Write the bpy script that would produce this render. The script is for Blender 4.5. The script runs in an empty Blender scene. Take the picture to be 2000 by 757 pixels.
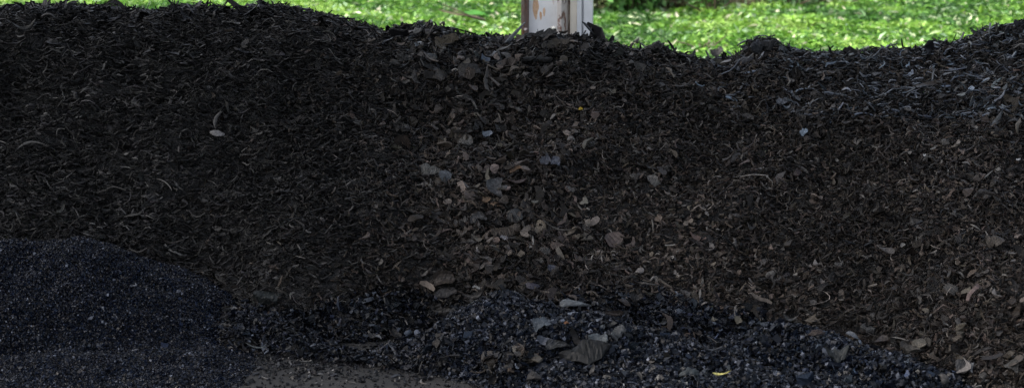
import bpy, math
import numpy as np
from mathutils import Vector
rng = np.random.default_rng(7)
C = bpy.context.scene.collection
sc = bpy.context.scene
R = math.radians

# ------------------------------------------------------------------ camera
PITCH = R(12.0); F = 1000.0/math.tan(R(14.0)); CAM = np.array([0., 0., 3.0])
cd = bpy.data.cameras.new('camera'); cam = bpy.data.objects.new('camera', cd); C.objects.link(cam)
cam.location = CAM; cam.rotation_euler = (R(90)-PITCH, 0, 0)
cd.sensor_width = 36; cd.angle = R(28); cd.clip_end = 2000
cd.dof.use_dof = True; cd.dof.focus_distance = 11.6; cd.dof.aperture_fstop = 2.6
sc.camera = cam

def ray(px, py):
    cx = (px-1000)/F; cy = (378.5-py)/F
    d = np.array([cx, math.cos(PITCH)+cy*math.sin(PITCH), -math.sin(PITCH)+cy*math.cos(PITCH)])
    return d/np.linalg.norm(d)

# ------------------------------------------------------------------ noise
def vnoise(x, y, lam, seed):
    r = np.random.default_rng(seed); g = r.random((256, 256))*2-1
    x = np.asarray(x)/lam+100; y = np.asarray(y)/lam+100
    i = np.floor(x).astype(int); j = np.floor(y).astype(int); u = x-i; v = y-j
    u = u*u*(3-2*u); v = v*v*(3-2*v); i %= 256; j %= 256; i1 = (i+1) % 256; j1 = (j+1) % 256
    return (g[i, j]*(1-u)+g[i1, j]*u)*(1-v)+(g[i, j1]*(1-u)+g[i1, j1]*u)*v

# ------------------------------------------------------------------ the shape of the heap
CREST = np.array([(-400, 14), (0, 10), (60, 5), (120, 6), (200, 3), (300, 13), (400, 9), (480, 5), (560, 11), (620, 22), (665, 38), (700, 44),
                  (735, 62), (750, 72), (775, 58), (820, 53), (850, 56), (880, 66), (930, 74), (990, 78), (1030, 78), (1060, 68), (1100, 74),
                  (1160, 78), (1200, 92), (1235, 101), (1265, 100), (1285, 90), (1310, 106), (1350, 116), (1375, 124), (1400, 126), (1425, 118),
                  (1455, 120), (1470, 90), (1500, 84), (1525, 96), (1560, 103), (1600, 110), (1650, 110), (1720, 102), (1770, 104), (1810, 102),
                  (1840, 88), (1870, 90), (1905, 76), (1950, 60), (2000, 48), (2100, 30), (2400, 10)], float)
YC = 12.8
def crest_z(x):
    px = 1000+F*x/12.87
    py = np.interp(px, CREST[:, 0], CREST[:, 1])+9+9*(px < 640)+5*(px < 300)+5*np.exp(-((px-1000)/200)**4)+4*(px > 1850)
    cy = (378.5-py)/F
    return 3+YC*(-math.sin(PITCH)+cy*math.cos(PITCH))/(math.cos(PITCH)+cy*math.sin(PITCH))
def soft(d, r): return np.sqrt(d*d+r*r)-r
def crest_smooth(x):
    return sum(crest_z(x+k) for k in (-.45, -.3, -.15, 0, .15, .3, .45))/7
TOE = np.array([(-5, 10.6), (-1.6, 10.6), (-1.2, 10.3), (-.6, 10.12), (0, 10.25), (.8, 10.2), (1.2, 10.15), (1.6, 10.1), (1.9, 9.95), (2.2, 9.55), (2.6, 9.1), (5, 8.9)])
AP = np.array([(-5, 12), (-1.75, 12), (-1.5, 10.2), (-1.3, 10.14), (-.77, 9.93), (-.38, 9.80), (0, 9.6), (.12, 9.7), (.35, 12), (5, 12)])
def seg(x, y, a, b, sx=1.0):
    ax, ay = a; bx, by = b; dx, dy = bx-ax, by-ay
    t = np.clip(((x-ax)*dx+(y-ay)*dy)/(dx*dx+dy*dy), 0, 1)
    return np.sqrt(((x-ax-t*dx)*sx)**2+(y-ay-t*dy)**2), t
def h_main(x, y):
    w = np.exp(-((y-YC)/.28)**2)
    zc = crest_z(x)*w+crest_smooth(x)*(1-w)
    yt = np.interp(x, TOE[:, 0], TOE[:, 1])
    slope = zc/soft(YC-yt, .22)
    f = np.where(y < YC, slope, .62)
    z = zc-f*soft(y-YC, .22)
    z = z+.06*np.exp(-((y-10.25)/.1)**2)*np.exp(-((x+.75)/.55)**4)-.06*np.exp(-((y-10.62)/.16)**2)*np.exp(-((x+.6)/.6)**4)
    ap = np.interp(x, AP[:, 0], AP[:, 1])+.05*vnoise(x, y, .18, 41)
    z = np.maximum(z, np.clip((y-ap)*.9, -.5, .075)+.03*vnoise(x, y, .16, 42)*(y > ap))
    z = z-.2*np.exp(-((y-10.42)/.17)**2-((x-1.28)/.24)**2)-.2*np.exp(-((y-10.40)/.15)**2-((x+.62)/.42)**4)
    z = np.maximum(z, np.where((y > ap+.05) | ((x > .3) & (x < 1.9) & (y > 9.8)), .03+.02*vnoise(x, y, .09, 43), -1))
    return z
def h_left(x, y):
    d, t = seg(x, y, (-6, 10.78), (-2.35, 10.75))
    dx = np.maximum(x+2.35, 0); d = np.sqrt((dx*.72)**2+(y-10.75)**2)
    a = .435-.66*soft(d, .17)
    b = .05-.10*np.maximum(0, 9.9-y)+.0*x-.25*np.maximum(0, x+1.5)
    return np.maximum(a, np.where(y < 10.6, b, -1))
def h_mid(x, y):
    d, t = seg(x, y, (-.02, 10.2), (1.05, 9.72))
    a = (.285-.15*t)-.66*soft(d, .1)
    d2, t2 = seg(x, y, (.25, 9.6), (1.6, 9.4))
    return np.maximum(a, .08-.4*soft(d2, .2))
def h_low(x, y):
    d, t = seg(x, y, (1.38, 10.0), (1.95, 9.5))
    return (.20-.06*t)-.55*soft(d, .08)
def lumps(x, y):
    return (.075*vnoise(x, y, .6, 1))*(1-.9*np.exp(-((y-YC)/.45)**2))+(1-.5*np.exp(-((y-YC)/.2)**2))*(.032*vnoise(x, y, .25, 2)+.026*vnoise(x, y, .11, 3)+.012*vnoise(x, y, .05, 4))
def fields(x, y):
    hs = np.stack([h_main(x, y)+lumps(x, y), h_left(x, y)+.026*vnoise(x, y, .33, 5)+.016*vnoise(x, y, .09, 6),
                   h_mid(x, y)+.028*vnoise(x, y, .24, 8)+.018*vnoise(x, y, .08, 6), h_low(x, y)+.026*vnoise(x, y, .24, 9)+.016*vnoise(x, y, .08, 6)])
    return hs
def H(x, y): return fields(x, y).max(0)
def which(x, y): return fields(x, y).argmax(0)
def surf_normal(x, y, e=.05):
    # a smoothed normal
    gx = (H(x+e, y)-H(x-e, y))/(2*e); gy = (H(x, y+e)-H(x, y-e))/(2*e)
    n = np.stack([-gx, -gy, np.ones_like(gx)], -1)
    return n/np.linalg.norm(n, axis=-1, keepdims=True)
def hit(px, py):
    d = ray(px, py); s = np.linspace(8, 14.5, 2600)
    P = CAM+s[:, None]*d
    z = np.maximum(H(P[:, 0], P[:, 1]), 0)
    k = np.argmax(P[:, 2] < z+.02)
    return P[k]

# ------------------------------------------------------------------ materials
def mat(name):
    m = bpy.data.materials.new(name); m.use_nodes = True
    nt = m.node_tree; return m, nt, nt.nodes['Principled BSDF']
def noise_node(nt, scale, detail=4, rough=.6, vec=None):
    n = nt.nodes.new('ShaderNodeTexNoise'); n.inputs['Scale'].default_value = scale
    n.inputs['Detail'].default_value = detail; n.inputs['Roughness'].default_value = rough
    if vec is not None: nt.links.new(vec, n.inputs['Vector'])
    return n
def ramp(nt, src, stops):
    r = nt.nodes.new('ShaderNodeValToRGB'); e = r.color_ramp.elements
    while len(e) < len(stops): e.new(.5)
    for k, (p, c) in enumerate(stops): e[k].position = p; e[k].color = (*c, 1) if len(c) == 3 else c
    nt.links.new(src, r.inputs['Fac']); return r
def coords(nt, kind='Object'):
    return nt.nodes.new('ShaderNodeTexCoord').outputs[kind]
def bump(nt, b, src, strength, dist):
    n = nt.nodes.new('ShaderNodeBump'); n.inputs['Strength'].default_value = strength; n.inputs['Distance'].default_value = dist
    nt.links.new(src, n.inputs['Height']); nt.links.new(n.outputs[0], b.inputs['Normal'])
def attr_mat(name, rough, spec, bumpd=.002, nscale=60, var=(.65, 1.35)):
    m, nt, b = mat(name)
    a = nt.nodes.new('ShaderNodeAttribute'); a.attribute_name = 'col'
    co = coords(nt)
    n = noise_node(nt, nscale, 4, .65, co)
    r = ramp(nt, n.outputs['Fac'], [(.3, (var[0],)*3), (.7, (var[1],)*3)])
    mx = nt.nodes.new('ShaderNodeMix'); mx.data_type = 'RGBA'; mx.blend_type = 'MULTIPLY'; mx.inputs[0].default_value = 1
    nt.links.new(a.outputs['Color'], mx.inputs[6]); nt.links.new(r.outputs[0], mx.inputs[7])
    nt.links.new(mx.outputs[2], b.inputs['Base Color'])
    b.inputs['Roughness'].default_value = rough; b.inputs['Specular IOR Level'].default_value = spec
    if bumpd: bump(nt, b, n.outputs['Fac'], .7, bumpd)
    return m
M_shred = attr_mat('dusty_rubber', .45, .13, .003)
M_gran = attr_mat('clean_rubber', .26, .14, .001, 120)
M_sheen = attr_mat('glossy_rubber', .35, .4, .002, 90)
M_chip = attr_mat('rubber_piece', .5, .16, .004, 60, (.5, 1.4))
M_leaf = attr_mat('leaf', .5, .4, 0, 30, (.8, 1.2))
b = M_leaf.node_tree.nodes['Principled BSDF']
# leaves let some light through
nt = M_leaf.node_tree; tr = nt.nodes.new('ShaderNodeBsdfTranslucent'); ms = nt.nodes.new('ShaderNodeMixShader')
ms.inputs[0].default_value = .3; src = b.inputs['Base Color'].links[0].from_socket
nt.links.new(src, tr.inputs['Color']); nt.links.new(b.outputs[0], ms.inputs[1]); nt.links.new(tr.outputs[0], ms.inputs[2])
nt.links.new(ms.outputs[0], nt.nodes['Material Output'].inputs['Surface'])

M_base, nt, b = mat('packed_rubber_crumb')
n = noise_node(nt, 45, 6, .7, coords(nt))
r = ramp(nt, n.outputs['Fac'], [(.3, (.003, .003, .0035)), (.7, (.012, .011, .0105))]); nt.links.new(r.outputs[0], b.inputs['Base Color'])
b.inputs['Roughness'].default_value = .8; bump(nt, b, n.outputs['Fac'], 1, .02)

M_floor, nt, b = mat('dusty_yard_slab')
co = coords(nt)
n = noise_node(nt, 2.2, 8, .65, co); n2 = noise_node(nt, 55, 5, .7, co)
r = ramp(nt, n.outputs['Fac'], [(.3, (.005, .0047, .0044)), (.5, (.0095, .0088, .0082)), (.75, (.015, .0138, .0127))])
r2 = ramp(nt, n2.outputs['Fac'], [(.35, (.6,)*3), (.6, (1.1,)*3)])
mx = nt.nodes.new('ShaderNodeMix'); mx.data_type = 'RGBA'; mx.blend_type = 'MULTIPLY'; mx.inputs[0].default_value = 1
nt.links.new(r.outputs[0], mx.inputs[6]); nt.links.new(r2.outputs[0], mx.inputs[7]); nt.links.new(mx.outputs[2], b.inputs['Base Color'])
b.inputs['Roughness'].default_value = .85; bump(nt, b, n2.outputs['Fac'], .8, .012)

M_soil, nt, b = mat('lawn_soil')
n = noise_node(nt, 6, 8, .7, coords(nt))
r = ramp(nt, n.outputs['Fac'], [(.3, (.035, .05, .015)), (.6, (.07, .12, .03))]); nt.links.new(r.outputs[0], b.inputs['Base Color'])
b.inputs['Roughness'].default_value = .95

def paint_mat(name, base, seed, rust=(.52, .62), streak=(7, 7, 1.6), rustcol=((.09, .03, .012), (.5, .24, .09))):
    m, nt, b = mat(name)
    co = coords(nt); mp = nt.nodes.new('ShaderNodeMapping'); mp.inputs['Scale'].default_value = streak
    mp.inputs['Location'].default_value = (seed, seed*.7, seed*.3); nt.links.new(co, mp.inputs['Vector'])
    n = noise_node(nt, 1, 7, .6, mp.outputs[0])
    msk = ramp(nt, n.outputs['Fac'], [(rust[0], (0, 0, 0)), (rust[1], (1, 1, 1))])
    n2 = noise_node(nt, 30, 6, .7, co)
    rc = ramp(nt, n2.outputs['Fac'], [(.35, rustcol[0]), (.6, rustcol[1])])
    n3 = noise_node(nt, 6, 6, .6, co)
    pc = ramp(nt, n3.outputs['Fac'], [(.3, tuple(c*.82 for c in base)), (.6, base)])
    mx = nt.nodes.new('ShaderNodeMix'); mx.data_type = 'RGBA'
    nt.links.new(msk.outputs[0], mx.inputs[0]); nt.links.new(pc.outputs[0], mx.inputs[6]); nt.links.new(rc.outputs[0], mx.inputs[7])
    nt.links.new(mx.outputs[2], b.inputs['Base Color']); b.inputs['Roughness'].default_value = .5
    bump(nt, b, n2.outputs['Fac'], .25, .003)
    return m
M_web = paint_mat('white_paint_rust_stain', (.88, .88, .88), 3.0, (.66, .8))
M_flange_rust_shade = paint_mat('rusted_paint_with_shade', (.15, .135, .12), 2.2, (.40, .56), (9, 9, 4), ((.05, .018, .01), (.2, .075, .035)))  # real rust; the dark grey base paints in shade on the inner flange face
M_flange = paint_mat('flaking_cream_paint', (.66, .60, .56), 6.3, (.50, .56), (12, 12, 9), ((.07, .03, .02), (.22, .1, .06)))
M_post = paint_mat('cream_paint', (.86, .77, .64), 9.1, (.62, .75), (20, 20, 1.2), ((.55, .4, .28), (.66, .5, .36)))
M_post2 = paint_mat('chalky_white_paint', (.78, .78, .79), 12.1, (.60, .72), (14, 14, 2.5), ((.2, .18, .15), (.4, .37, .33)))
M_stain, nt, b = mat('orange_rust_bleed')
n = noise_node(nt, 40, 6, .7, coords(nt))
r = ramp(nt, n.outputs['Fac'], [(.3, (.62, .34, .17)), (.7, (.80, .60, .42))]); nt.links.new(r.outputs[0], b.inputs['Base Color']); b.inputs['Roughness'].default_value = .7

def flat_mat(name, c, rough=.7):
    m, nt, b = mat(name)
    n = noise_node(nt, 12, 5, .6, coords(nt))
    r = ramp(nt, n.outputs['Fac'], [(.3, tuple(k*.75 for k in c)), (.7, tuple(k*1.15 for k in c))]); nt.links.new(r.outputs[0], b.inputs['Base Color'])
    b.inputs['Roughness'].default_value = rough; return m
M_roof = flat_mat('roof_sheet', (.30, .31, .32)); M_bark = flat_mat('twig_bark', (.10, .07, .05), .9)
M_pale_bark = flat_mat('pale_twig_bark', (.3, .24, .17), .9)
M_yellow = flat_mat('yellow_plastic', (.75, .62, .12), .4)

# ------------------------------------------------------------------ mesh helpers
def raw_mesh(name, V, Q, mats, col=None, midx=None, tris=False, smooth=False):
    me = bpy.data.meshes.new(name)
    V = np.ascontiguousarray(V, dtype=np.float32); Q = np.ascontiguousarray(Q, dtype=np.int32); k = Q.shape[1]
    me.vertices.add(len(V)); me.vertices.foreach_set('co', V.ravel())
    me.loops.add(Q.size); me.loops.foreach_set('vertex_index', Q.ravel())
    me.polygons.add(len(Q)); me.polygons.foreach_set('loop_start', np.arange(0, Q.size, k, dtype=np.int32))
    if midx is not None: me.polygons.foreach_set('material_index', midx.astype(np.int32))
    me.polygons.foreach_set('use_smooth', np.full(len(Q), smooth))
    if col is not None:
        a = me.attributes.new('col', 'FLOAT_COLOR', 'POINT')
        c4 = np.ones((len(V), 4), np.float32); c4[:, :3] = col; a.data.foreach_set('color', c4.ravel())
    for m in mats: me.materials.append(m)
    me.update(calc_edges=True); me.validate()
    return me
def link(name, me, parent=None, loc=None):
    o = bpy.data.objects.new(name, me); C.objects.link(o)
    if parent is not None: o.parent = parent
    if loc is not None: o.location = loc
    return o
def tag(o, label=None, cat=None, group=None, kind=None):
    if label: o['label'] = label
    if cat: o['category'] = cat
    if group: o['group'] = group
    if kind: o['kind'] = kind
    return o
def nrm(a): return a/np.maximum(np.linalg.norm(a, axis=-1, keepdims=True), 1e-9)

def ribbons(P, T, N, L, W, TH, bow, curl, twist, S, taper, jag, r):
    """n strips, each a bent twisted bar with S segments; returns verts, quads and the strip number of each vertex"""
    n = len(P); B = nrm(np.cross(N, T)); T = nrm(np.cross(B, N))
    t = np.linspace(-.5, .5, S+1)[None, :]
    ph = r.random((n, 1))*6.28
    wob = (r.random((n, 1))-.5)*.18*np.sin(t*7+ph)
    cen = (P[:, None, :]+T[:, None, :]*(L[:, None]*t)[..., None]
           + B[:, None, :]*(L[:, None]*(bow[:, None]*(4*t*t-.33)+wob))[..., None]
           + N[:, None, :]*(L[:, None]*curl[:, None]*(4*t*t-.33))[..., None])
    prof = taper[:, None]*np.sqrt(np.clip(1-(2*np.abs(t))**2.2, 0, 1))+(1-taper[:, None])*.8+.12
    wl = W[:, None]*.5*prof*(1+jag[:, None]*(r.random((n, S+1))-.5)*2)
    wr = W[:, None]*.5*prof*(1+jag[:, None]*(r.random((n, S+1))-.5)*2)
    th = twist[:, None]*t
    c, s = np.cos(th)[..., None], np.sin(th)[..., None]
    Bt = B[:, None]*c+N[:, None]*s; Nt = N[:, None]*c-B[:, None]*s
    hz = (TH[:, None]*.5*np.ones_like(t))[..., None]
    a = cen+Bt*wl[..., None]+Nt*hz; b_ = cen-Bt*wr[..., None]+Nt*hz
    c_ = cen-Bt*wr[..., None]*.92-Nt*hz; d = cen+Bt*wl[..., None]*.92-Nt*hz
    V = np.stack([a, b_, c_, d], 2).reshape(n, -1, 3); k = (S+1)*4
    q = []
    for i in range(S):
        o = i*4
        for j in range(4): q.append((o+j, o+(j+1) % 4, o+4+(j+1) % 4, o+4+j))
    q.append((3, 2, 1, 0)); e = S*4; q.append((e, e+1, e+2, e+3))
    Q = (np.arange(n)[:, None, None]*k+np.array(q)[None]).reshape(-1, 4)
    return V.reshape(-1, 3), Q, np.repeat(np.arange(n), k)
def grains(P, size, r):
    n = len(P)
    cube = np.array([(x, y, z) for z in (-.5, .5) for x, y in ((-.5, -.5), (.5, -.5), (.5, .5), (-.5, .5))])
    v = cube[None]*(1+.75*(r.random((n, 8, 3))-.5))*(size[:, None]*(.5+r.random((n, 3))*1.1))[:, None, :]
    ax = nrm(r.normal(size=(n, 3))); up = nrm(np.cross(ax, r.normal(size=(n, 3)))); sd = np.cross(ax, up)
    Rm = np.stack([ax, up, sd], 1)
    V = np.einsum('nvi,nij->nvj', v, Rm)+P[:, None]
    q = np.array([(3, 2, 1, 0), (4, 5, 6, 7), (0, 1, 5, 4), (1, 2, 6, 5), (2, 3, 7, 6), (3, 0, 4, 7)])
    return V.reshape(-1, 3), (np.arange(n)[:, None, None]*8+q[None]).reshape(-1, 4), np.repeat(np.arange(n), 8)
class Acc:
    def __init__(s): s.V = []; s.Q = []; s.C = []; s.M = []; s.n = 0
    def add(s, V, Q, col, m=0):
        s.V.append(V); s.Q.append(Q+s.n); s.C.append(col); s.M.append(np.full(len(Q), m)); s.n += len(V)
    def mesh(s, name, mats): return raw_mesh(name, np.concatenate(s.V), np.concatenate(s.Q), mats, np.concatenate(s.C), np.concatenate(s.M))

# ------------------------------------------------------------------ setting
def sheet(name, x0, x1, y0, y1, z, m):
    V = [(x0, y0, z), (x1, y0, z), (x1, y1, z), (x0, y1, z)]
    return tag(link(name, raw_mesh(name, np.array(V, float), np.array([[0, 1, 2, 3]]), [m])), kind='structure')
sheet('ground', -400, 400, -300, 600, -.03, M_soil)
sheet('yard_slab', -14, 14, -12, 15.2, 0, M_floor)
def box_v(x0, x1, y0, y1, z0, z1):
    V = np.array([(x, y, z) for z in (z0, z1) for x, y in ((x0, y0), (x1, y0), (x1, y1), (x0, y1))], float)
    q = np.array([(3, 2, 1, 0), (4, 5, 6, 7), (0, 1, 5, 4), (1, 2, 6, 5), (2, 3, 7, 6), (3, 0, 4, 7)])
    return V, q
ROOF = (-16, 16, 8.6, 14.1, 6.0, 6.15)
V, q = box_v(*ROOF); ro = link('shed_roof', raw_mesh('shed_roof', V, q, [M_roof]))
tag(ro, 'flat grey sheet roof of the open shed above the rubber heap', 'roof', kind='structure')

# ------------------------------------------------------------------ the heap: packed core + shreds
X0, X1, Y0, Y1 = -5.0, 5.0, 9.0, 13.5
def core(k):
    nx, ny = 490, 225
    xs = np.linspace(X0-.3, X1+.3, nx); ys = np.linspace(8.9, 14.9, ny)
    X, Y = np.meshgrid(xs, ys, indexing='ij'); Z = fields(X, Y); W = Z.argmax(0); Zm = Z.max(0)-.012
    cx = W == k
    idx = np.arange(nx*ny).reshape(nx, ny)
    q = np.stack([idx[:-1, :-1], idx[1:, :-1], idx[1:, 1:], idx[:-1, 1:]], -1)
    keep = cx[:-1, :-1] & (np.maximum.reduce([Zm[:-1, :-1], Zm[1:, 1:], Zm[1:, :-1], Zm[:-1, 1:]]) > -.01)
    q = q[keep]; V = np.stack([X, Y, np.maximum(Zm, -.02)], -1).reshape(-1, 3)
    used, inv = np.unique(q, return_inverse=True)
    return V[used], inv.reshape(q.shape)
KB = .8
def palette(n, r, base, spread=.35, pale=.06, palec=(.14, .13, .12), palespread=.5):
    c = KB*np.array(base)[None]*np.exp(np.clip(r.normal(size=(n, 1)), -3, 1.7)*spread)*(1+.03*r.normal(size=(n, 3)))
    p = r.random(n) < pale
    c[p] = .48*np.array(palec)[None]*np.exp(np.clip(r.normal(size=(p.sum(), 1)), -2, 1.3)*palespread)
    return np.clip(c, .0015, .6)

def px_of(x, y, z):
    dep = y*math.cos(PITCH)+(3-z)*math.sin(PITCH)
    return 1000+F*x/dep, 378.5+F*((y*math.sin(PITCH)-(3-z)*-math.cos(PITCH)*-1)*-1)/dep if False else 378.5-F*(y*math.sin(PITCH)-(3-z)*math.cos(PITCH))/dep

def shreds(n, r, L, W, zone, lift, Ssegs=4, tilt=.45, horiz=None, base=(.03, .027, .025), pale=.06, palec=(.14, .13, .12), thick=(.0025, .007), spread=.85, curly=.25, acc=None, m=0, box=None):
    bx = box or (X0, X1, Y0, Y1); n = n if box else int(n*1.16); x = r.uniform(bx[0], bx[1], n); y = r.uniform(bx[2], bx[3], n)
    keep = zone(x, y); x = x[keep]; y = y[keep]; n = len(x)
    z = H(x, y); nn = surf_normal(x, y)
    ok = z > -.01; x, y, z, nn = x[ok], y[ok], z[ok], nn[ok]; n = len(x)
    N = nrm(nn+tilt*r.normal(size=(n, 3)))
    ang = r.normal(size=n)*horiz if horiz is not None else r.uniform(0, 6.28, n)
    T = np.stack([np.cos(ang), np.zeros(n)+np.sin(ang)*.6, np.sin(ang)*.8], -1)
    T = nrm(T-N*(T*N).sum(-1, keepdims=True))
    P = np.stack([x, y, z], -1)+nn*(r.random(n)**1.3*lift)[:, None]
    Ls = L*np.exp(r.normal(size=n)*.42); Ws = W*np.exp(r.normal(size=n)*.4); Ws = np.minimum(Ws, Ls*.9)
    V, Q, own = ribbons(P, T, N, Ls, Ws, r.uniform(*thick, n), r.normal(size=n)*curly*.6, r.normal(size=n)*curly*.5, r.normal(size=n)*1.1, Ssegs, r.random(n), r.random(n)*.4, r)
    col = (palette(n, r, base, spread, pale, palec)*np.exp(.45*vnoise(x, y, .5, 51)+.3*vnoise(x, y, .16, 52))[:, None])[own]   # random lighter and darker patches
    (acc).add(V, Q, col, m)

r = np.random.default_rng(11)
def zpx(x, y):
    z = H(x, y); return px_of(x, y, z)
main = lambda x, y: which(x, y) == 0
def infr(px, py): return (px > 430+.3*(py-585)) & (px < 1500) & (py > 600+16*np.sin(px/70)+.35*np.maximum(560-px, 0)*0) & (r.random(len(px)) < .93)
def zone_strips(x, y):      # stringy upper and left part of the heap
    px, py = zpx(x, y); s = 1/(1+np.exp((px-760)/90)); u = 1/(1+np.exp((py-190-.06*np.maximum(px-1300, 0))/45))*(px > 1000)
    return main(x, y) & ~infr(px, py) & (r.random(len(x)) < np.clip(s+u+.12, 0, 1))
def zone_chips(x, y):
    px, py = zpx(x, y); s = 1/(1+np.exp(-(px-720)/90))
    return main(x, y) & ~infr(px, py) & (r.random(len(x)) < np.clip(s, 0, 1)*np.where(py < 150, .6, 1))
def zone_bigc(x, y):        # the patch of coarse chips running down below the column
    px, py = zpx(x, y); c = np.exp(-((px-970-.1*(py-300))/130)**2)+.18*(px > 1700)*(py > 560)+.08*(px > 1100)
    return main(x, y) & (r.random(len(x)) < np.clip(c, 0, 1))
def zone_fringe(x, y):
    px, py = zpx(x, y)
    return main(x, y) & (px > 400) & (px < 1500) & (py > 585+20*np.sin(px/70))
def zone_blue(x, y):        # cleaner strips at the upper right, bluish sky sheen painted into their colour
    px, py = zpx(x, y); d = (py < 235+.02*(px-1500)) & (px > 1340)
    return main(x, y) & d & (r.random(len(x)) < np.clip((px-1340)/350, 0, 1))
BR = (.0180, .0142, .0116); BK = (.0078, .0072, .0070)
def zone_crest(x, y):
    px, py = zpx(x, y)
    return main(x, y) & (np.abs(y-YC+.03) < .13) & (vnoise(x, y, .12, 77) > -.1)
h = Acc(); V, q = core(0); h.add(V, q, np.full((len(V), 3), .01), 1)
shreds(120000, r, .05, .0072, zone_strips, .05, 4, .4, .55, BK, .07, (.10, .095, .09), curly=.22, acc=h)
shreds(26000, r, .042, .010, zone_strips, .05, 3, .5, None, BK, .05, (.09, .085, .08), acc=h)
shreds(115000, r, .034, .0088, zone_chips, .05, 3, .55, None, BR, .07, (.12, .11, .10), acc=h)
shreds(32000, r, .034, .017, zone_chips, .045, 3, .5, None, BR, .08, (.11, .10, .095), acc=h)
shreds(20000, r, .055, .034, zone_bigc, .075, 4, .45, None, (.029, .024, .0205), .08, (.11, .10, .095), (.003, .009), acc=h)
shreds(5000, r, .09, .004, zone_strips, .045, 5, .3, .5, (.022, .020, .019), .2, (.18, .165, .15), (.0015, .003), curly=.5, acc=h)
shreds(7000, r, .06, .003, zone_chips, .055, 5, .5, None, (.022, .020, .019), .3, (.22, .19, .17), (.0012, .0025), curly=.6, acc=h)
shreds(30000, r, .026, .013, zone_fringe, .05, 3, .7, None, (.0042, .005, .0075), .07, (.07, .08, .1), (.004, .01), m=2, box=(-1.9, 1.8, 9.3, 10.9), acc=h)
shreds(1500, r, .045, .03, zone_fringe, .06, 4, .6, None, (.006, .007, .009), .07, (.07, .08, .1), (.005, .012), m=2, box=(-1.9, 1.8, 9.3, 10.9), acc=h)
def zone_cap(x, y):
    px, py = zpx(x, y)
    return main(x, y) & (r.random(len(x)) < np.exp(-((px-1020)/220)**4-((py-95)/38)**2))
shreds(3000, r, .075, .033, zone_cap, .04, 5, .45, None, (.009, .0092, .010), .07, (.1, .11, .12), (.004, .01), m=2, box=(-1.3, 1.4, 12.1, 12.95), acc=h)
shreds(900, r, .10, .04, zone_crest, .04, 4, .6, None, (.007, .007, .008), .05, (.08, .08, .09), box=(X0, X1, 12.6, 12.95), acc=h)
shreds(34000, r, .07, .011, zone_blue, .06, 4, .4, .5, (.026, .0315, .040), .12, (.16, .17, .2), curly=.3, m=3, acc=h)
shreds(16000, r, .075, .022, zone_crest, .055, 4, 1.3, None, (.006, .006, .007), .06, (.08, .08, .09), m=0, acc=h)
heap = link('rubber_heap', h.mesh('rubber_heap', [M_shred, M_base, M_gran, M_sheen]))
tag(heap, 'long heap of shredded black tyre rubber filling the frame below the white column', 'rubber heap', kind='stuff')

def granule_heap(name, k, n, size, label, base, pale, extra=None):
    a = Acc(); V, q = core(k); a.add(V, q, np.full((len(V), 3), .01), 1)
    x = r.uniform(*((X0, -.9) if k == 1 else (-1.2, 2.4)), n); y = r.uniform(9.1, 11.3, n); w = which(x, y) == k
    x, y = x[w], y[w]; z = H(x, y); ok = z > -.012; x, y, z = x[ok], y[ok], z[ok]
    P = np.stack([x, y, z+r.random(len(x))*.012], -1)
    V, Q, own = grains(P, size*np.exp(r.normal(size=len(x))*.35), r)
    a.add(V, Q, palette(len(x), r, base, .8, pale, (.12, .13, .16))[own], 0)
    if extra: extra(a)
    o = link(name, a.mesh(name, [M_gran, M_base]))
    return tag(o, label, 'granule mound', kind='stuff')
BL = (.0017, .0030, .0068)
granule_heap('granule_heap', 1, 580000, .0043, 'low rounded mound of fine blue-black rubber granules at the lower left', BL, .035,
             lambda a: shreds(1500, r, .035, .006, lambda x, y: which(x, y) == 1, .02, 3, .3, None, BL, .15, (.12, .12, .13), acc=a) or shreds(16000, r, .045, .011, lambda x, y: (which(x, y) == 1) & (np.abs(h_left(x, y)-h_main(x, y)) < .035+.03*vnoise(x, y, .15, 71)), .03, 3, .5, None, (.011, .0095, .0085), .05, acc=a, box=(-5, -1, 9.8, 11.2)))
granule_heap('granule_heap', 2, 92000, .010, 'peaked mound of blue-black granules spilling forward below the middle of the heap', (.0034, .0046, .0076), .06,
             lambda a: (shreds(9000, r, .03, .010, lambda x, y: which(x, y) == 2, .025, 3, .6, None, (.008, .0095, .013), .1, (.13, .14, .17), acc=a),
                        shreds(2600, r, .05, .02, lambda x, y: which(x, y) == 2, .03, 3, .5, None, (.009, .010, .0115), .08, (.1, .11, .13), acc=a)))
granule_heap('granule_heap', 3, 65000, .011, 'small mound of blue-black rubber granules at the lower right foot of the heap', (.0027, .0039, .0070), .05,
             lambda a: shreds(9000, r, .032, .011, lambda x, y: which(x, y) == 3, .025, 3, .5, None, (.008, .0105, .017), .12, (.12, .14, .17), acc=a))

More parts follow.
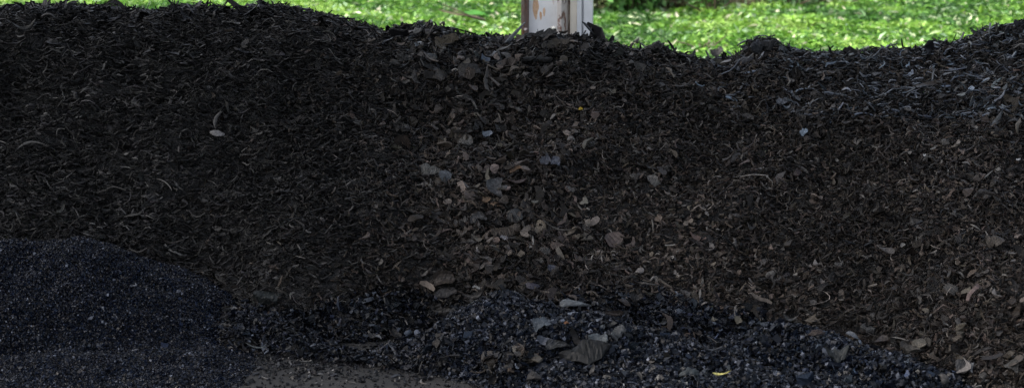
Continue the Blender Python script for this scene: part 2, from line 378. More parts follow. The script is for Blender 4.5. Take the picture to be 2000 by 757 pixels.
# crumbs and shreds lying on the slab at the foot
a = Acc()
n = 8000; x = r.uniform(-3.2, 2.0, n); y = 10.2-np.abs(r.normal(size=n))*.33; w = (H(x, y) < .005) & (y > 9.2)
x, y = x[w], y[w]; P = np.stack([x, y, np.full(len(x), .003)], -1)
V, Q, own = grains(P, .0065*np.exp(r.normal(size=len(x))*.4), r); a.add(V, Q, palette(len(x), r, (.008, .008, .009), .4, .05, (.2, .19, .18))[own])
n = 500; x = r.uniform(-1.9, 1.0, n); y = 10.1-np.abs(r.normal(size=n))*.3; w = (H(x, y) < .005) & (y > 9.2); x, y = x[w], y[w]; n = len(x)
an = r.uniform(0, 6.28, n); P = np.stack([x, y, np.full(n, .006)], -1); T = np.stack([np.cos(an), np.sin(an), np.zeros(n)], -1); N = nrm(np.array([0, 0, 1.])+.15*r.normal(size=(n, 3)))
V, Q, own = ribbons(P, T, N, .035*np.exp(r.normal(size=n)*.4), .008*np.exp(r.normal(size=n)*.4), np.full(n, .004), r.normal(size=n)*.2, r.normal(size=n)*.05, r.normal(size=n)*.3, 4, r.random(n), r.random(n)*.4, r)
a.add(V, Q, palette(n, r, (.008, .008, .009), .4, .15, (.15, .14, .13))[own])
tag(link('rubber_crumbs', a.mesh('rubber_crumbs', [M_gran])), 'scattered rubber crumbs on the dusty slab in front of the heap', 'crumbs', kind='stuff')

# ------------------------------------------------------------------ single pieces of rubber
PS = .42
def piece_mesh(L, W, th, shape, col, r, ribs=0):
    """one torn piece: a closed curved plate, outline by shape, optional moulded tread ribs"""
    nu = 28 if ribs else 14; nv = 6
    u = np.linspace(-.5, .5, nu+1); a = np.abs(2*u)
    rn = lambda k: np.interp(u, np.linspace(-.5, .5, k), r.normal(size=k))
    def poly():
        return np.interp(u+.5, [0, r.uniform(.05, .3), r.uniform(.35, .6), r.uniform(.68, .93), 1], [r.uniform(.05, .45), r.uniform(.6, 1.), r.uniform(.75, 1.1), r.uniform(.55, 1.), r.uniform(.05, .45)])
    if shape == 'oval': pl, pr = poly(), poly()
    elif shape == 'block': pl = pr = np.clip(1.05-a**10, .6, 1)
    elif shape == 'pointed': pl = pr = np.clip(1-(u+.5)**1.3, .05, 1)*np.clip((u+.5)*7+.35, 0, 1)
    elif shape == 'strip': pl = pr = np.clip(1-a**3, .12, 1)
    elif shape == 'curl': pl = pr = np.clip(1-a**4, .2, 1)
    else: pl = poly()*(1+.3*rn(7)); pr = poly()*(1+.3*rn(7))
    j = .04 if shape in ('oval', 'block') else .09
    wl = W*.5*pl*(1+j*rn(9)+.5*j*r.normal(size=nu+1)); wr = W*.5*pr*(1+j*rn(9)+.5*j*r.normal(size=nu+1))
    wl = np.maximum(wl, W*.03); wr = np.maximum(wr, W*.03)
    v = np.linspace(-1, 1, nv+1)
    bow = r.normal()*.1; k1 = r.normal()*.13; k2 = r.normal()*.2; tw = r.normal()*.7
    if shape == 'strip': bow = r.choice([-1, 1])*r.uniform(.08, .25); tw = r.normal()*.9
    if shape == 'curl': k1 = r.choice([-1, 1])*r.uniform(.28, .42); bow = r.normal()*.1
    Ug, Vg = np.meshgrid(u, v, indexing='ij')
    half = np.where(Vg > 0, wl[:, None], wr[:, None])
    X = L*Ug*(1-.1*abs(k1)); Y = half*Vg+L*bow*(4*Ug**2-.3)
    Yc = half*Vg
    Zc = L*k1*(4*Ug**2-.3)+W*k2*(Vg**2)+Yc*np.tan(np.clip(tw*Ug, -1, 1))
    Zc += W*.035*rn(8)[:, None]*Vg+W*.02*r.normal(size=Ug.shape)*(np.abs(Vg) < .9)
    top = Zc+th/2
    if ribs:
        top = top-th*.14*(np.floor(Ug*ribs+.5*Vg*.0+100) % 2)*(np.abs(Vg) < .95)
    bot = Zc-th/2
    A = np.stack([X, Y, top], -1).reshape(-1, 3); B = np.stack([X, Y*.985, bot], -1).reshape(-1, 3)
    V = np.concatenate([A, B]); m = (nu+1)*(nv+1); id_ = np.arange(m).reshape(nu+1, nv+1)
    q = np.stack([id_[:-1, :-1], id_[1:, :-1], id_[1:, 1:], id_[:-1, 1:]], -1).reshape(-1, 4)
    qs = [q, q[:, ::-1]+m]
    for line, flip in ((id_[:, 0], 0), (id_[:, -1], 1), (id_[0], 1), (id_[-1], 0)):
        s = np.stack([line[:-1], line[:-1]+m, line[1:]+m, line[1:]], -1); qs.append(s[:, ::-1] if flip else s)
    c = PS*np.array(col)[None]*(1+.12*r.normal(size=(len(V), 1))); 
    c = np.clip(c, .002, .9)
    return V, np.concatenate(qs), c
import mathutils
def place_piece(name, px, py, w, hgt, ang, shape, col, label, cat='rubber piece', group=None, ribs=0, lift=.04, face=.75, th=None, material=None, seed=None, tilt=.16):
    r = np.random.default_rng(seed if seed is not None else int(px*31+py*17))
    P = hit(px, py); d = np.linalg.norm(P-CAM); s = d/F
    L = w*s; W = hgt*s/.9
    N0 = surf_normal(np.array([P[0]]), np.array([P[1]]), .12)[0] if P[2] > .01 else np.array([0, 0, 1.])
    N = nrm(N0+face*nrm(CAM-P)+tilt*r.normal(size=3))
    if P[2] < .01: N = np.array([0, 0, 1.]); lift = .008
    vd = nrm(CAM-P); right = np.array([1, 0, 0.]); up = np.cross(vd, right)*1.0
    up = nrm(up); 
    if up[2] < 0: up = -up
    T = right*math.cos(R(ang))+up*math.sin(R(ang)); T = nrm(T-N*(T@N)); B = np.cross(N, T)
    V, Q, c = piece_mesh(L, W, th or max(.004, min(.012, .12*W)), shape, col, r, ribs)
    o = link(name, raw_mesh(name, V, Q, [material or M_chip], c))
    M = mathutils.Matrix(((T[0], B[0], N[0], 0), (T[1], B[1], N[1], 0), (T[2], B[2], N[2], 0), (0, 0, 0, 1)))
    M.translation = Vector(P+N0*lift); o.matrix_world = M
    return tag(o, label, cat, group)
G = 'larger pieces of torn tyre rubber lying on the heap'
GY = (.085, .082, .08); PG = (.17, .165, .16); BG = (.075, .085, .105); PB = (.16, .19, .24); DK = (.04, .038, .038); BRN = (.075, .06, .048); TAN = (.22, .15, .10); OR = (.26, .12, .06)
NAMED = [
 ('rubber_flap', 868, 92, 46, 26, 50, 'torn', (.085, .07, .05), 'brown-tinged rubber flap standing on edge just under the crest left of the column', 0),
 ('rubber_chip', 816, 71, 17, 12, 20, 'oval', PG, 'small pale grey chip on the crest, left one of two side by side', 0),
 ('rubber_chip', 838, 72, 18, 11, 30, 'oval', (.12, .11, .11), 'small mid grey chip on the crest, right one of two side by side', 0),
 ('rubber_chip', 425, 269, 30, 12, -5, 'oval', (.30, .28, .28), 'flat pale grey chip alone on the dark left slope', 0),
 ('rubber_strip', 424, 240, 40, 6, 70, 'strip', (.16, .15, .145), 'grey strand rising from the pale chip on the dark left slope', 0),
 ('tread_chip', 908, 287, 29, 25, 25, 'oval', (.17, .16, .15), 'round light grey chip with fine moulded ribs above the middle of the slope', 9),
 ('rubber_chip', 950, 272, 20, 10, 25, 'block', (.22, .25, .3), 'small pale blue-grey chip right of the round ribbed chip', 0),
 ('tread_chip', 841, 342, 42, 22, -8, 'oval', (.16, .155, .145), 'oval ribbed light grey chip left of the round blue-grey chip', 11),
 ('rubber_chip', 872, 352, 27, 26, 60, 'oval', (.11, .12, .135), 'round smooth blue-grey chip right of the oval ribbed chip', 0),
 ('rubber_chip', 968, 380, 46, 36, -75, 'pointed', (.10, .10, .105), 'large dark grey arrowhead chip pointing down in the middle of the slope', 0),
 ('cord_scrap', 950, 401, 17, 11, 20, 'torn', TAN, 'tan cord scrap just below the arrowhead chip', 0),
 ('cord_scrap', 967, 408, 20, 8, -10, 'torn', (.26, .17, .11), 'narrower brown cord scrap right of the tan one below the arrowhead chip', 0),
 ('cord_scrap', 1006, 341, 30, 9, 35, 'strip', (.22, .14, .09), 'brown fibrous cord scrap above and right of the arrowhead chip', 0),
 ('rubber_chip', 1064, 324, 24, 20, 50, 'torn', (.12, .125, .15), 'torn blue-grey chip, left one of a pair right of the arrowhead chip', 0),
 ('rubber_chip', 1082, 328, 18, 16, -10, 'block', (.14, .15, .19), 'squarish blue-grey chip, right one of a pair right of the arrowhead chip', 0),
 ('tread_strip', 988, 461, 58, 18, 12, 'block', (.075, .06, .048), 'long brown block with cross ribs low in the middle of the slope', 17),
 ('rubber_chip', 985, 474, 16, 10, -20, 'torn', (.25, .24, .26), 'pale chip touching the underside of the long ribbed brown block', 0),
 ('rubber_flap', 1006, 432, 34, 24, 40, 'curl', (.07, .07, .07), 'curled charcoal flap above the long ribbed brown block', 0),
 ('rubber_chip', 1030, 424, 46, 26, -70, 'oval', (.05, .045, .043), 'dark oval slab leaning right of the curled flap', 0),
 ('tread_chip', 936, 437, 34, 22, 15, 'torn', (.09, .088, .09), 'grey chip with parallel cracks left of the curled flap', 8),
 ('tread_chip', 1086, 489, 31, 16, 10, 'pointed', (.13, .10, .085), 'wedge of ribbed brown rubber right of the long ribbed block', 8),
 ('rubber_chip', 1077, 532, 18, 15, -15, 'oval', (.08, .085, .11), 'small oval blue-black chip above the granule mound', 0),
 ('rubber_block', 868, 553, 42, 24, 5, 'block', (.075, .063, .055), 'thick brown-grey block at the dark foot of the slope', 0),
 ('rubber_flap', 872, 578, 46, 18, 8, 'oval', (.04, .037, .036), 'dark slab directly under the thick brown-grey block', 0),
 ('rubber_flap', 877, 612, 54, 22, 12, 'oval', (.045, .042, .04), 'dark rounded slab lying left of the granule peak', 0),
 ('rubber_strip', 935, 588, 58, 9, 2, 'strip', (.04, .038, .037), 'long flat dark strip between the rounded slab and the granule peak', 0),
 ('rubber_chip', 936, 571, 17, 6, -25, 'torn', (.3, .3, .3), 'tiny white-grey scrap above the long flat dark strip', 0),
 ('rubber_strip', 1035, 569, 36, 11, -8, 'curl', (.075, .07, .09), 'purple-grey bent strip at the top edge of the granule mound', 0),
 ('rubber_flap', 1125, 606, 62, 17, -8, 'pointed', (.16, .175, .19), 'long pale blue-grey triangular flap on the shoulder of the granule mound', 0),
 ('rubber_chip', 1061, 642, 36, 19, -5, 'torn', (.10, .12, .145), 'ragged blue-grey chip in the middle of the granule mound', 0),
 ('cord_scrap', 1107, 642, 11, 6, -10, 'torn', OR, 'tiny orange scrap right of the ragged blue-grey chip', 0),
 ('tread_flap', 1145, 696, 104, 32, 12, 'torn', (.019, .020, .021), 'biggest flap of the scene, dark ribbed tread lying on the granule mound', 36),
 ('rubber_flap', 1092, 686, 50, 22, -3, 'pointed', (.055, .058, .062), 'dark pointed flap under the left edge of the biggest flap', 0),
 ('rubber_flap', 1170, 672, 42, 24, -20, 'curl', (.13, .145, .155), 'grey-blue folded flap over the top of the biggest flap', 0),  # glint on the fold is put into the pale colour
 ('rubber_flap', 1205, 660, 34, 26, 50, 'torn', (.08, .085, .09), 'ragged grey flap right of the folded one', 0),
 ('rubber_curl', 1068, 676, 34, 14, -20, 'curl', (.13, .14, .17), 'glossy grey curl left of the biggest flap', 0),
 ('rubber_flap', 1198, 627, 36, 12, -5, 'oval', (.03, .024, .022), 'dark reddish flap at the right shoulder of the granule mound', 0),
 ('rubber_chip', 1240, 596, 20, 26, 80, 'oval', (.10, .095, .092), 'upright oval grey chip above the dark reddish flap', 0),
 ('plastic_strip', 1410, 743, 36, 5, 3, 'pointed', (.75, .68, .25), 'thin yellow plastic strip on dark granules at the bottom edge', 0),
 ('plastic_scrap', 1135, 222, 9, 5, 10, 'torn', (.6, .42, .05), 'tiny yellow fleck on the upper slope right of the middle', 0),
 ('rubber_chip', 1572, 266, 17, 11, 15, 'torn', (.24, .3, .38), 'small light blue chip on the right slope', 0),  # light blue glint painted as the chip's colour
 ('rubber_flap', 1948, 172, 30, 12, 60, 'pointed', (.19, .225, .24), 'pale blue-green torn leaf-like flap near the upper right corner', 0),
 ('rubber_strip', 1958, 186, 24, 7, 35, 'curl', (.19, .21, .23), 'pale curl at the foot of the leaf-like flap near the upper right corner', 0),
 ('rubber_flap', 1948, 240, 42, 14, 72, 'pointed', (.13, .135, .14), 'upright pointed grey flap below the pale leaf-like flap', 0),
 ('rubber_chip', 1846, 289, 18, 14, -30, 'oval', (.12, .11, .10), 'smooth oval brown-grey pebble-like chip on the right slope', 0),
 ('rubber_chip', 1805, 313, 6, 4, 0, 'oval', (.7, .7, .7), 'white speck below the pebble-like chip on the right slope', 0),
 ('rubber_chip', 1987, 322, 9, 4, 15, 'oval', (.6, .6, .62), 'white speck at the right edge of the picture', 0),
 ('rubber_chip', 1798, 686, 28, 18, 15, 'block', (.2, .18, .15), 'pale tan square chip at the lower right, above the granules', 0),
 ('rubber_flap', 1772, 697, 22, 34, 70, 'oval', (.06, .055, .05), 'dark leaf-shaped flap left of the pale tan square chip', 0),
 ('rubber_block', 1884, 726, 32, 24, 0, 'block', (.06, .06, .062), 'thick square grey block near the bottom right corner', 0),
 ('rubber_strip', 1898, 728, 26, 6, 85, 'strip', (.17, .18, .19), 'bright upright strip on the right side of the square grey block', 0),
 ('rubber_flap', 1985, 728, 34, 26, -50, 'pointed', (.08, .078, .074), 'grey wedge at the bottom right corner', 0),
 ('rubber_chip', 1503, 544, 20, 15, 45, 'oval', (.15, .14, .13), 'pale oval chip on the lower right slope', 0),
 ('rubber_chip', 1768, 487, 10, 7, 20, 'oval', (.25, .24, .23), 'very small pale chip on the right slope by dark strips', 0),
 ('rubber_flap', 1275, 362, 28, 17, -35, 'torn', (.15, .14, .13), 'pale hooked flap on the slope right of the middle', 0),
 ('rubber_flap', 1930, 388, 44, 15, -15, 'pointed', (.065, .058, .055), 'brown-black long flap on the right slope near the edge', 0),
 ('rubber_flap', 1945, 482, 34, 24, 10, 'torn', (.10, .085, .072), 'crumpled brown flap near the right edge', 0),
 ('rubber_strip', 1800, 590, 8, 30, 0, 'oval', (.14, .13, .12), 'thin upright pale sliver on the lower right slope', 0),
 ('rubber_chip', 1862, 574, 18, 28, 60, 'oval', (.11, .105, .1), 'tilted oval grey chip on the lower right slope', 0),
 ('rubber_flap', 1700, 650, 30, 20, -20, 'torn', (.06, .06, .06), 'dark flap just above the right granule mound', 0),
 ('rubber_strip', 1660, 668, 30, 8, -45, 'curl', (.15, .165, .19), 'bright blue-grey curl at the top of the right granule mound', 0),
 ('rubber_flap', 1636, 700, 46, 26, 5, 'torn', (.04, .044, .045), 'dark ragged flap lying on the right granule mound', 0),
 ('rubber_flap', 1595, 662, 34, 13, 10, 'oval', (.06, .045, .04), 'reddish dark flap above the right granule mound', 0),
 ('rubber_flap', 1345, 738, 40, 16, 10, 'torn', (.05, .06, .066), 'dark blue-grey flap left of the yellow strip', 0),
 ('rubber_slab', 525, 585, 54, 28, 0, 'oval', (.028, .032, .032), 'broad dull green-black slab right of the left granule mound', 0),
 ('rubber_flap', 1050, 122, 58, 13, 3, 'oval', (.06, .06, .062), 'long smooth grey flap below the column', 0),
 ('rubber_flap', 1065, 80, 50, 22, 5, 'torn', (.045, .045, .046), 'broad black flap right in front of the column foot', 0),
 ('rubber_flap', 1034, 84, 38, 12, 12, 'block', (.055, .055, .058), 'black slab at the left side of the column foot', 0),
 ('rubber_chip', 1082, 73, 13, 4, -8, 'torn', (.7, .72, .7), 'white scrap caught in the flaps at the column foot', 0),
 ('rubber_chip', 1127, 80, 10, 5, -60, 'torn', (.7, .7, .66), 'small slanting white scrap under the second post', 0),
 ('rubber_chip', 1024, 76, 7, 6, 0, 'oval', (.35, .32, .33), 'tiny pinkish grey scrap by the rusty flange', 0),
 ('rubber_flap', 1085, 95, 60, 18, 20, 'torn', (.075, .065, .055), 'long brownish torn flap below the broad black flap', 0),
 ('rubber_chip', 943, 126, 18, 16, 10, 'torn', (.12, .15, .2), 'blue-tinted chip below the crest left of the column', 0),
 ('rubber_flap', 855, 160, 24, 18, 20, 'torn', (.11, .10, .095), 'grey flap on the upper slope below the brown-tinged one', 0),
 ('rubber_flap', 915, 145, 44, 20, 5, 'block', (.055, .05, .048), 'brown-black plate on the upper slope left of the middle', 0),
 ('rubber_flap', 1282, 98, 34, 26, 70, 'pointed', (.03, .029, .028), 'black triangular flap standing up from the crest right of the column', 0),
 ('rubber_flap', 1245, 96, 16, 12, 60, 'pointed', (.02, .02, .02), 'small black hook standing on the crest right of the column', 0),
 ('rubber_flap', 1490, 100, 50, 20, 25, 'torn', (.02, .021, .024), 'big smooth black flap bulging over the crest', 0),
 ('rubber_flap', 1455, 128, 44, 14, 5, 'oval', (.09, .09, .1), 'smooth grey flap below the bulging black one', 0),
 ('rubber_flap', 1415, 136, 34, 12, -15, 'oval', (.08, .075, .06), 'olive-grey rounded flap in the dip of the crest', 0),
 ('rubber_flap', 1400, 120, 26, 14, 20, 'block', (.02, .02, .022), 'black lump in the lowest dip of the crest', 0),
 ('rubber_strip', 1710, 155, 22, 7, 15, 'pointed', (.28, .28, .3), 'white-grey sliver on the upper right slope', 0),
 ('rubber_strip', 1850, 155, 18, 4, 5, 'strip', (.35, .36, .38), 'thin white-grey strip on the upper right slope', 0),
 ('rubber_strip', 1876, 196, 18, 5, 18, 'strip', (.4, .41, .4), 'short pale strip between the white-grey strip and the leaf-like flap', 0),
 ('rubber_chip', 1662, 117, 10, 6, 20, 'oval', (.4, .42, .44), 'small white chip near the crest on the right', 0),
 ('rubber_flap', 1525, 210, 24, 16, 30, 'torn', (.2, .21, .24), 'pale grey crumpled flap on the upper right slope', 0),
 ('cord_wire', 60, 290, 58, 4, 18, 'strip', (.16, .15, .14), 'long thin curved wire on the left slope', 0),
 ('cord_wire', 118, 422, 34, 5, 58, 'strip', (.2, .19, .17), 'slanting pale stalk above the left granule mound', 0),
 ('cord_wire', 50, 60, 46, 5, 15, 'curl', (.10, .095, .09), 'bent grey strand near the upper left corner', 0),
 ('cord_wire', 96, 42, 36, 4, -8, 'curl', (.11, .10, .095), 'wavy grey strand right of the bent one near the upper left corner', 0),
 ('cord_wire', 1080, 452, 70, 3, -25, 'strip', (.13, .12, .11), 'long thin strand crossing the chips right of the arrowhead chip', 0),
 ('cord_wire', 1265, 566, 46, 3, -3, 'strip', (.13, .12, .11), 'thin level strand above the upright oval chip', 0),
 ('cord_wire', 742, 672, 20, 4, -50, 'strip', (.17, .18, .2), 'short bright strand in the dark hollow', 0),
 ('rubber_chip', 822, 663, 12, 11, 20, 'oval', (.22, .24, .3), 'small pale bluish chip in the dark hollow', 0),
 ('rubber_chip', 800, 660, 14, 10, 50, 'block', (.09, .11, .15), 'blue-grey chip left of the pale bluish one in the dark hollow', 0),
 ('cord_wire', 500, 690, 44, 3, 5, 'strip', (.12, .13, .13), 'thin grey strand on the slab beside the left granule mound', 0),
]
for i, (nm, px, py, w, hh, an, sh, col, lab, ribs) in enumerate(NAMED):
    cat = {'cord_scrap': 'cord scrap', 'cord_wire': 'strand', 'plastic_strip': 'plastic strip', 'plastic_scrap': 'plastic scrap'}.get(nm, 'rubber piece')
    place_piece(nm, px, py, w, hh, an, sh, col, lab, cat, G if cat == 'rubber piece' else None, ribs, seed=100+i, material=M_gran if nm == 'rubber_curl' else None)

# further large pieces, each told by where it lies, its outline and its tone
REG = [('in the upper left corner of the heap', 30, 330, 40, 150), ('on the upper left slope', 340, 640, 60, 190), ('on the slope just above the left granule mound', 20, 330, 330, 450),
       ('on the left slope at half height', 40, 380, 180, 320), ('between the left granule mound and the middle', 420, 700, 430, 555), ('on the slope left of the round ribbed chip', 560, 800, 230, 400),
       ('near the crest left of the column', 760, 930, 95, 190), ('in the coarse patch above the arrowhead chip', 880, 1060, 180, 320), ('in the coarse patch below the arrowhead chip', 900, 1110, 410, 555),
       ('just below the crest right of the column', 1150, 1360, 120, 210), ('on the slope right of the pair of blue-grey chips', 1130, 1330, 240, 420), ('on the slope above the granule peak', 1120, 1400, 440, 600),
       ('in the middle of the right slope', 1420, 1720, 300, 460), ('on the upper right slope', 1420, 1760, 140, 260), ('at the upper right edge', 1780, 1990, 110, 260),
       ('at the right edge at half height', 1740, 1990, 320, 500), ('above the right granule mound', 1430, 1740, 490, 630), ('in the lower right corner', 1830, 1990, 560, 745),
       ('in the dark hollow left of the granule peak', 560, 850, 600, 690), ('on the front of the granule mound', 950, 1280, 660, 750)]
SHP = [('oval', 'oval chip', 'rubber_chip'), ('torn', 'ragged flap', 'rubber_flap'), ('strip', 'long strip', 'rubber_strip'), ('curl', 'curled strip', 'rubber_strip'), ('pointed', 'wedge', 'rubber_chip')]
TON = [('charcoal', (.035, .032, .031)), ('pale grey', (.085, .08, .077))]
rr = np.random.default_rng(5)
for (rt, xa, xb, ya, yb) in REG:
    for sh, sn, nm in SHP:
        for tn, tc in TON:
            px, py = rr.uniform(xa, xb), rr.uniform(ya, yb)
            left = px < 760
            w = rr.uniform(20, 34)*(1.25 if sh in ('strip', 'curl') else 1)*(.85 if left else 1); ar = {'oval': .65, 'torn': .6, 'strip': .17, 'curl': .28, 'pointed': .5}[sh]*(.75 if left else 1)
            an = rr.normal()*30 if left else rr.uniform(-90, 90)
            if tn == 'pale grey': w *= .8
            k = rr.uniform(.8, 1.15)
            place_piece(nm, px, py, w, w*ar, an, sh, tuple(c*k for c in tc), tn+' '+sn+' '+rt, 'rubber piece', G, 0, seed=int(rr.integers(1e6)), tilt=.35, face=.4, lift=.022)

# ------------------------------------------------------------------ column and post
CX, CY = .224, 13.75
def part(name, boxes, m, parent):
    a = Acc()
    for bx in boxes:
        V, q = box_v(*bx); a.add(V, q, np.full((8, 3), .5))
    me = a.mesh(name, [m]); o = link(name, me, parent)
    bv = o.modifiers.new('bevel', 'BEVEL'); bv.width = .003; bv.segments = 2
    return o
colm = bpy.data.objects.new('steel_column', None); C.objects.link(colm); colm.location = (CX, CY, 0); colm.rotation_euler = (0, 0, R(-19))
tag(colm, 'white painted steel I-beam column with rust stains rising behind the heap', 'column')
part('web', [(-.115, .115, -.006, .006, 0, 6.0)], M_web, colm)
part('flange', [(-.139, -.1152, -.10, .10, 0, 6.0)], M_flange_rust_shade, colm)
part('flange', [(.1152, .145, -.10, .10, 0, 6.0)], M_flange, colm)
part('base_plate', [(-.2, .2, -.17, .17, .002, .022)], M_flange_rust_shade, colm)
# orange bleed marks on the web, thin raised scale
def blot(cx, cz, w, hh, seed):
    r = np.random.default_rng(seed); n = 26
    t = np.linspace(0, 2*math.pi, n, endpoint=False)
    rad = 1+.14*r.normal(size=n); rad = (rad+np.roll(rad, 1)+np.roll(rad, -1))/3
    x = cx+w*np.cos(t)*rad*np.where(np.sin(t) < 0, 1-.55*np.abs(np.sin(t)), 1); z = cz+hh*np.sin(t)*rad
    V = np.concatenate([np.stack([x, np.full(n, -.0085), z], -1), [[cx, -.0085, cz]], np.stack([x, np.full(n, -.0055), z], -1)])
    F_ = [(n, (i+1) % n, i) for i in range(n)]+[(i, (i+1) % n, n+1+(i+1) % n) for i in range(n)]+[(i, n+1+(i+1) % n, n+1+i) for i in range(n)]
    return V, np.array(F_)
for cx, cz, w, hh, sd in ((-.066, 1.345, .022, .075, 1), (-.03, 1.30, .009, .028, 3), (-.006, 1.325, .008, .032, 4)):
    V, q = blot(cx, cz, w, hh, sd); link('rust_stain', raw_mesh('rust_stain', V, q, [M_stain]), colm)
post = bpy.data.objects.new('steel_post', None); C.objects.link(post); post.location = (CX+.2445, CY+.03, 0); post.rotation_euler = (0, 0, R(-5))
tag(post, 'cream and white steel post close beside the right flange of the rusty column', 'post')
part('cream_face', [(-.073, -.027, -.07, .05, 0, 6.0)], M_post, post)
part('ridge', [(-.0268, .005, -.085, .04, 0, 6.0)], M_post2, post)
part('side_channel', [(.0052, .018, -.045, .04, 0, 6.0), (.0182, .077, -.074, .04, 0, 6.0)], M_post2, post)

# ------------------------------------------------------------------ grass, weeds, brush beyond
def gheight(x, y): return .05*vnoise(x, y, 1.6, 21)+.03*vnoise(x, y, .5, 22)
def leaves(n, xr, yr, L, W, cols, wts, r, lift=(.02, .14), up=1.0, tilt=.55, hfun=gheight, mask=None):
    x = r.uniform(*xr, n); y = r.uniform(*yr, n)
    if mask is not None: k = mask(x, y); x, y = x[k], y[k]; n = len(x)
    P = np.stack([x, y, hfun(x, y)+r.uniform(*lift, n)], -1)
    N = nrm(np.array([0, -.15, up])+tilt*r.normal(size=(n, 3))); a = r.uniform(0, 6.28, n)
    T = np.stack([np.cos(a), np.sin(a), np.zeros(n)], -1); T = nrm(T-N*(T*N).sum(-1, keepdims=True)); B = np.cross(N, T)
    Ls = (L*np.exp(r.normal(size=n)*.35))[:, None]; Ws = (W*np.exp(r.normal(size=n)*.3))[:, None]
    p0 = P-T*Ls*.5; p3 = P+T*Ls*.5-N*Ls*.12; l = P+B*Ws*.5+N*Ws*.12; rt = P-B*Ws*.5+N*Ws*.12
    V = np.stack([p0, rt, p3, l], 1).reshape(-1, 3)
    Q = (np.arange(n)[:, None, None]*4+np.array([[(0, 1, 2), (0, 2, 3)]])).reshape(-1, 3)
    patch = .45*vnoise(x, y, 1.3, 31)+.35*vnoise(x, y, .5, 33)+.35*vnoise(x, y, .2, 32)
    ci = np.clip(((patch+.55)*len(cols)+r.normal(size=n)*1.0), 0, len(cols)-1).astype(int)
    col = np.array(cols)[ci]*np.exp(r.normal(size=(n, 1))*.22)
    return V, Q, np.repeat(np.clip(col, .01, .8), 4, 0)
def multi(name, parts, m, parent=None):
    V = []; Q = []; Cc = []; o = 0
    for v, q, c in parts: V.append(v); Q.append(q+o); Cc.append(c); o += len(v)
    return link(name, raw_mesh(name, np.concatenate(V), np.concatenate(Q), [m], np.concatenate(Cc)), parent)
GC = [(.035, .10, .018), (.055, .155, .02), (.085, .205, .024), (.115, .25, .03), (.155, .30, .035), (.22, .36, .07)]
rg = np.random.default_rng(3)
tag(multi('grass', [leaves(150000, (-6.5, 6.5), (18, 27.5), .085, .045, GC, None, rg),
                    leaves(60000, (-6.5, 6.5), (18, 27.5), .13, .018, GC, None, rg, tilt=.9, up=.6),
                    leaves(3500, (-6.5, 6.5), (18, 27.5), .09, .04, [(.38, .46, .26), (.42, .42, .28), (.3, .45, .25)], None, rg, lift=(.08, .16)),  # pale leaves paint the highlights into the grass
                    leaves(45000, (-9, 9), (15.3, 34), .11, .06, GC, None, rg, lift=(.0, .08), mask=lambda x, y: (y < 18) | (y > 27.5) | (abs(x) > 6.5))], M_leaf),
    'bright green weedy grass with broad leaves beyond the heap', 'grass', kind='stuff')
BRC = [(.10, .075, .04), (.16, .12, .07), (.06, .09, .03), (.22, .16, .12)]
def bm(x, y): return (vnoise(x, y, .5, 61)*.6+.9-np.abs(x-2.4)/1.9 > .0) & (y < 26.6+.8*vnoise(x, y, .6, 62)) & (x > .6) & (x < 4.2) & (y > 23.95+.3*np.sin(x*2.1)+.28*np.maximum(x-1.7, 0))
tag(multi('leaf_litter', [leaves(16000, (.5, 4.3), (24, 28), .13, .022, BRC, None, rg, lift=(.05, .3), tilt=.9, mask=bm),
                          leaves(6000, (1.6, 4.3), (24.6, 28), .09, .06, [(.2, .12, .09), (.28, .2, .16)], None, rg, lift=(.1, .28), mask=bm)], M_leaf),
    'brown dead leaves and dry stalks on the ground behind the grass right of the post', 'leaf litter', kind='stuff')

def tube(pts, r0, r1, sides=5):
    pts = np.array(pts, float); n = len(pts); V = []; 
    for i, p in enumerate(pts):
        d = nrm(pts[min(i+1, n-1)]-pts[max(i-1, 0)]); a = nrm(np.cross(d, [.3, .2, .93])); b2 = np.cross(d, a); rad = r0+(r1-r0)*i/(n-1)
        for k in range(sides):
            an = 2*math.pi*k/sides; V.append(p+rad*(a*math.cos(an)+b2*math.sin(an)))
    Q = [(i*sides+k, i*sides+(k+1) % sides, (i+1)*sides+(k+1) % sides, (i+1)*sides+k) for i in range(n-1) for k in range(sides)]
    return np.array(V), np.array(Q)
def branchy(r, L, nb, spread, r0, flat=False):
    V = []; Q = []; o = 0
    for k in range(nb):
        a = r.uniform(0, 6.28); el = r.uniform(.05, .3) if flat else r.uniform(.5, 1.4)
        d = np.array([math.cos(a)*math.cos(el)*spread, math.sin(a)*math.cos(el)*spread, math.sin(el)]); p = np.zeros(3); pts = [p.copy()]
        for s in range(5): p = p+d*L/5*r.uniform(.7, 1.2); d = nrm(d+r.normal(size=3)*.18)[0:3]; pts.append(p.copy())
        v, q = tube(pts, r0*1.5, r0*.5); V.append(v); Q.append(q+o); o += len(v)
    return np.concatenate(V), np.concatenate(Q)
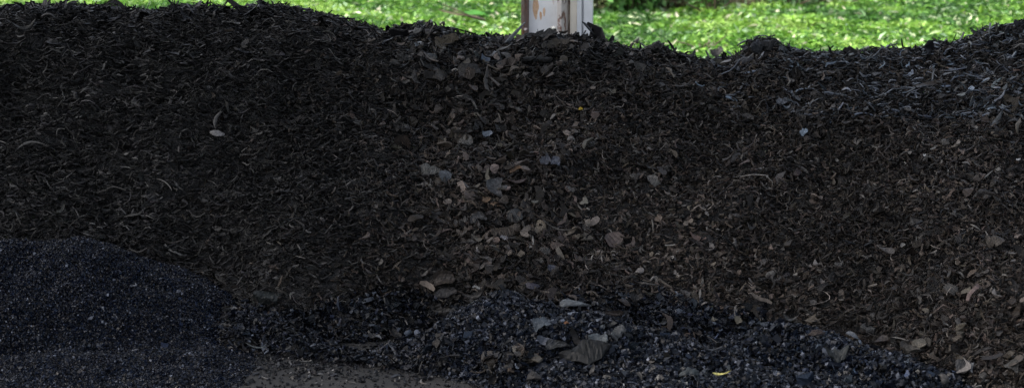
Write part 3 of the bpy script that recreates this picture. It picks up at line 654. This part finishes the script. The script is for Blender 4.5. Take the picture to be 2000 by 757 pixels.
def shrub(x, y, hh, rad, cols, label, n=900, seed=1, leaf=.07):
    r = np.random.default_rng(seed)
    e = bpy.data.objects.new('shrub', None); C.objects.link(e); e.location = (x, y, 0); tag(e, label, 'shrub', 'shrubs at the back edge of the grass')
    V, Q = branchy(r, hh*.9, 9, .7, .012); link('stem', raw_mesh('stem', V, Q, [M_bark]), e)
    d = nrm(r.normal(size=(n, 3))); rr_ = r.random(n)**.5
    P = d*rr_[:, None]*np.array([rad, rad, hh*.6])+np.array([0, 0, hh*.4]); P = P[P[:, 2] > .02]; n = len(P)
    P = P+.15*rad*np.sin(P[:, [1, 2, 0]]*9)
    N = nrm(r.normal(size=(n, 3))+np.array([0, -.3, .8])); T = nrm(np.cross(N, r.normal(size=(n, 3)))); B = np.cross(N, T)
    L = leaf*np.exp(r.normal(size=(n, 1))*.3)
    V = np.stack([P-T*L*.5, P-B*L*.3, P+T*L*.5-N*L*.1, P+B*L*.3], 1).reshape(-1, 3); Q = np.arange(n*4).reshape(-1, 4)
    col = np.array(cols)[r.integers(0, len(cols), n)]*np.exp(r.normal(size=(n, 1))*.25)
    link('foliage', raw_mesh('foliage', V, Q, [M_leaf], np.repeat(col, 4, 0)), e)
DG = [(.04, .09, .03), (.06, .13, .03), (.09, .18, .05)]; MG = [(.06, .16, .04), (.10, .24, .05), (.16, .32, .08)]
shrub(1.42, 24.0, .8, .34, MG, 'green broad-leaved shrub nearest the post at the back of the grass', 900, 2, .09)
shrub(1.9, 24.2, .9, .32, DG, 'dark green shrub between the shrub by the post and the brightest one', 900, 3)
shrub(2.3, 23.95, .7, .28, MG, 'dense round shrub in front of the brown leaf litter', 900, 4, .05)
shrub(3.3, 24.5, .6, .4, [(.12, .22, .09), (.2, .32, .14)], 'pale grey-green weedy shrub right of the brown leaf litter', 900, 5, .06)
shrub(1.05, 24.1, .5, .3, [(.06, .09, .03), (.12, .13, .05)], 'low olive shrub partly behind the post', 700, 6)
def branch(x, y, z, L, nb, m, label, seed, rz=0):
    V, Q = branchy(np.random.default_rng(seed), L, nb, 1, .008, True)
    o = link('fallen_branch', raw_mesh('fallen_branch', V, Q, [m]), None, (x, y, z)); o.rotation_euler = (0, 0, rz); tag(o, label, 'fallen branch')
branch(-.3, 22.6, .16, .55, 4, M_bark, 'dark bare branch lying on the grass left of the column', 1)
branch(2.6, 24.7, .2, .8, 5, M_pale_bark, 'pale bare branch lying in front of the brown litter', 2)
branch(1.93, 20.6, .12, .3, 7, M_bark, 'small brown twig tangle on the grass just above the crest dip', 3)
# broad dock leaf left of the column
V = np.array([(0, 0, 0), (.12, -.07, .03), (.3, -.09, .05), (.48, -.04, .02), (.58, 0, -.03), (.48, .06, .04), (.3, .12, .07), (.12, .08, .05), (.3, .01, 0), (.12, 0, -.01), (.48, .01, 0)])
Fc = np.array([(0, 1, 9), (0, 9, 7), (1, 2, 8), (1, 8, 9), (9, 8, 6), (9, 6, 7), (2, 3, 10), (2, 10, 8), (8, 10, 5), (8, 5, 6), (3, 4, 10), (10, 4, 5)])
bl = link('dock_leaf', raw_mesh('dock_leaf', V*.6, Fc, [M_leaf], np.full((11, 3), 1.)*np.array([.07, .26, .035])), None, (-.6, 22.9, .17)); bl.rotation_euler = (R(12), 0, .1)
bl.modifiers.new('thick', 'SOLIDIFY').thickness = .003
tag(bl, 'single broad dark green leaf above the bare branch left of the column', 'leaf')

# ------------------------------------------------------------------ light
w = bpy.data.worlds.new('World'); sc.world = w; w.use_nodes = True; nt = w.node_tree
sky = nt.nodes.new('ShaderNodeTexSky'); sky.sky_type = 'NISHITA'; sky.sun_disc = False
EL, AZ = R(52), R(264)      # azimuth clockwise from +y: the sun stands behind the camera
sky.sun_elevation = EL; sky.sun_rotation = AZ; sky.air_density = 1.0; sky.dust_density = 5.0; sky.ozone_density = 1.0
hs = nt.nodes.new('ShaderNodeHueSaturation'); hs.inputs['Saturation'].default_value = .6; nt.links.new(sky.outputs[0], hs.inputs['Color']); nt.links.new(hs.outputs[0], nt.nodes['Background'].inputs[0]); nt.nodes['Background'].inputs[1].default_value = .15
sd = bpy.data.lights.new('sun', 'SUN'); sd.energy = 2.0; sd.angle = R(12); sd.color = (1, .96, .9)
so = bpy.data.objects.new('sun', sd); C.objects.link(so)
dirv = Vector((math.sin(AZ)*math.cos(EL), math.cos(AZ)*math.cos(EL), math.sin(EL)))
so.rotation_euler = dirv.to_track_quat('Z', 'Y').to_euler()
sc.view_settings.view_transform = 'Standard'; sc.view_settings.look = 'None'; sc.view_settings.exposure = 1.6; sc.view_settings.gamma = 1
sc.cycles.max_bounces = 6; sc.cycles.diffuse_bounces = 4
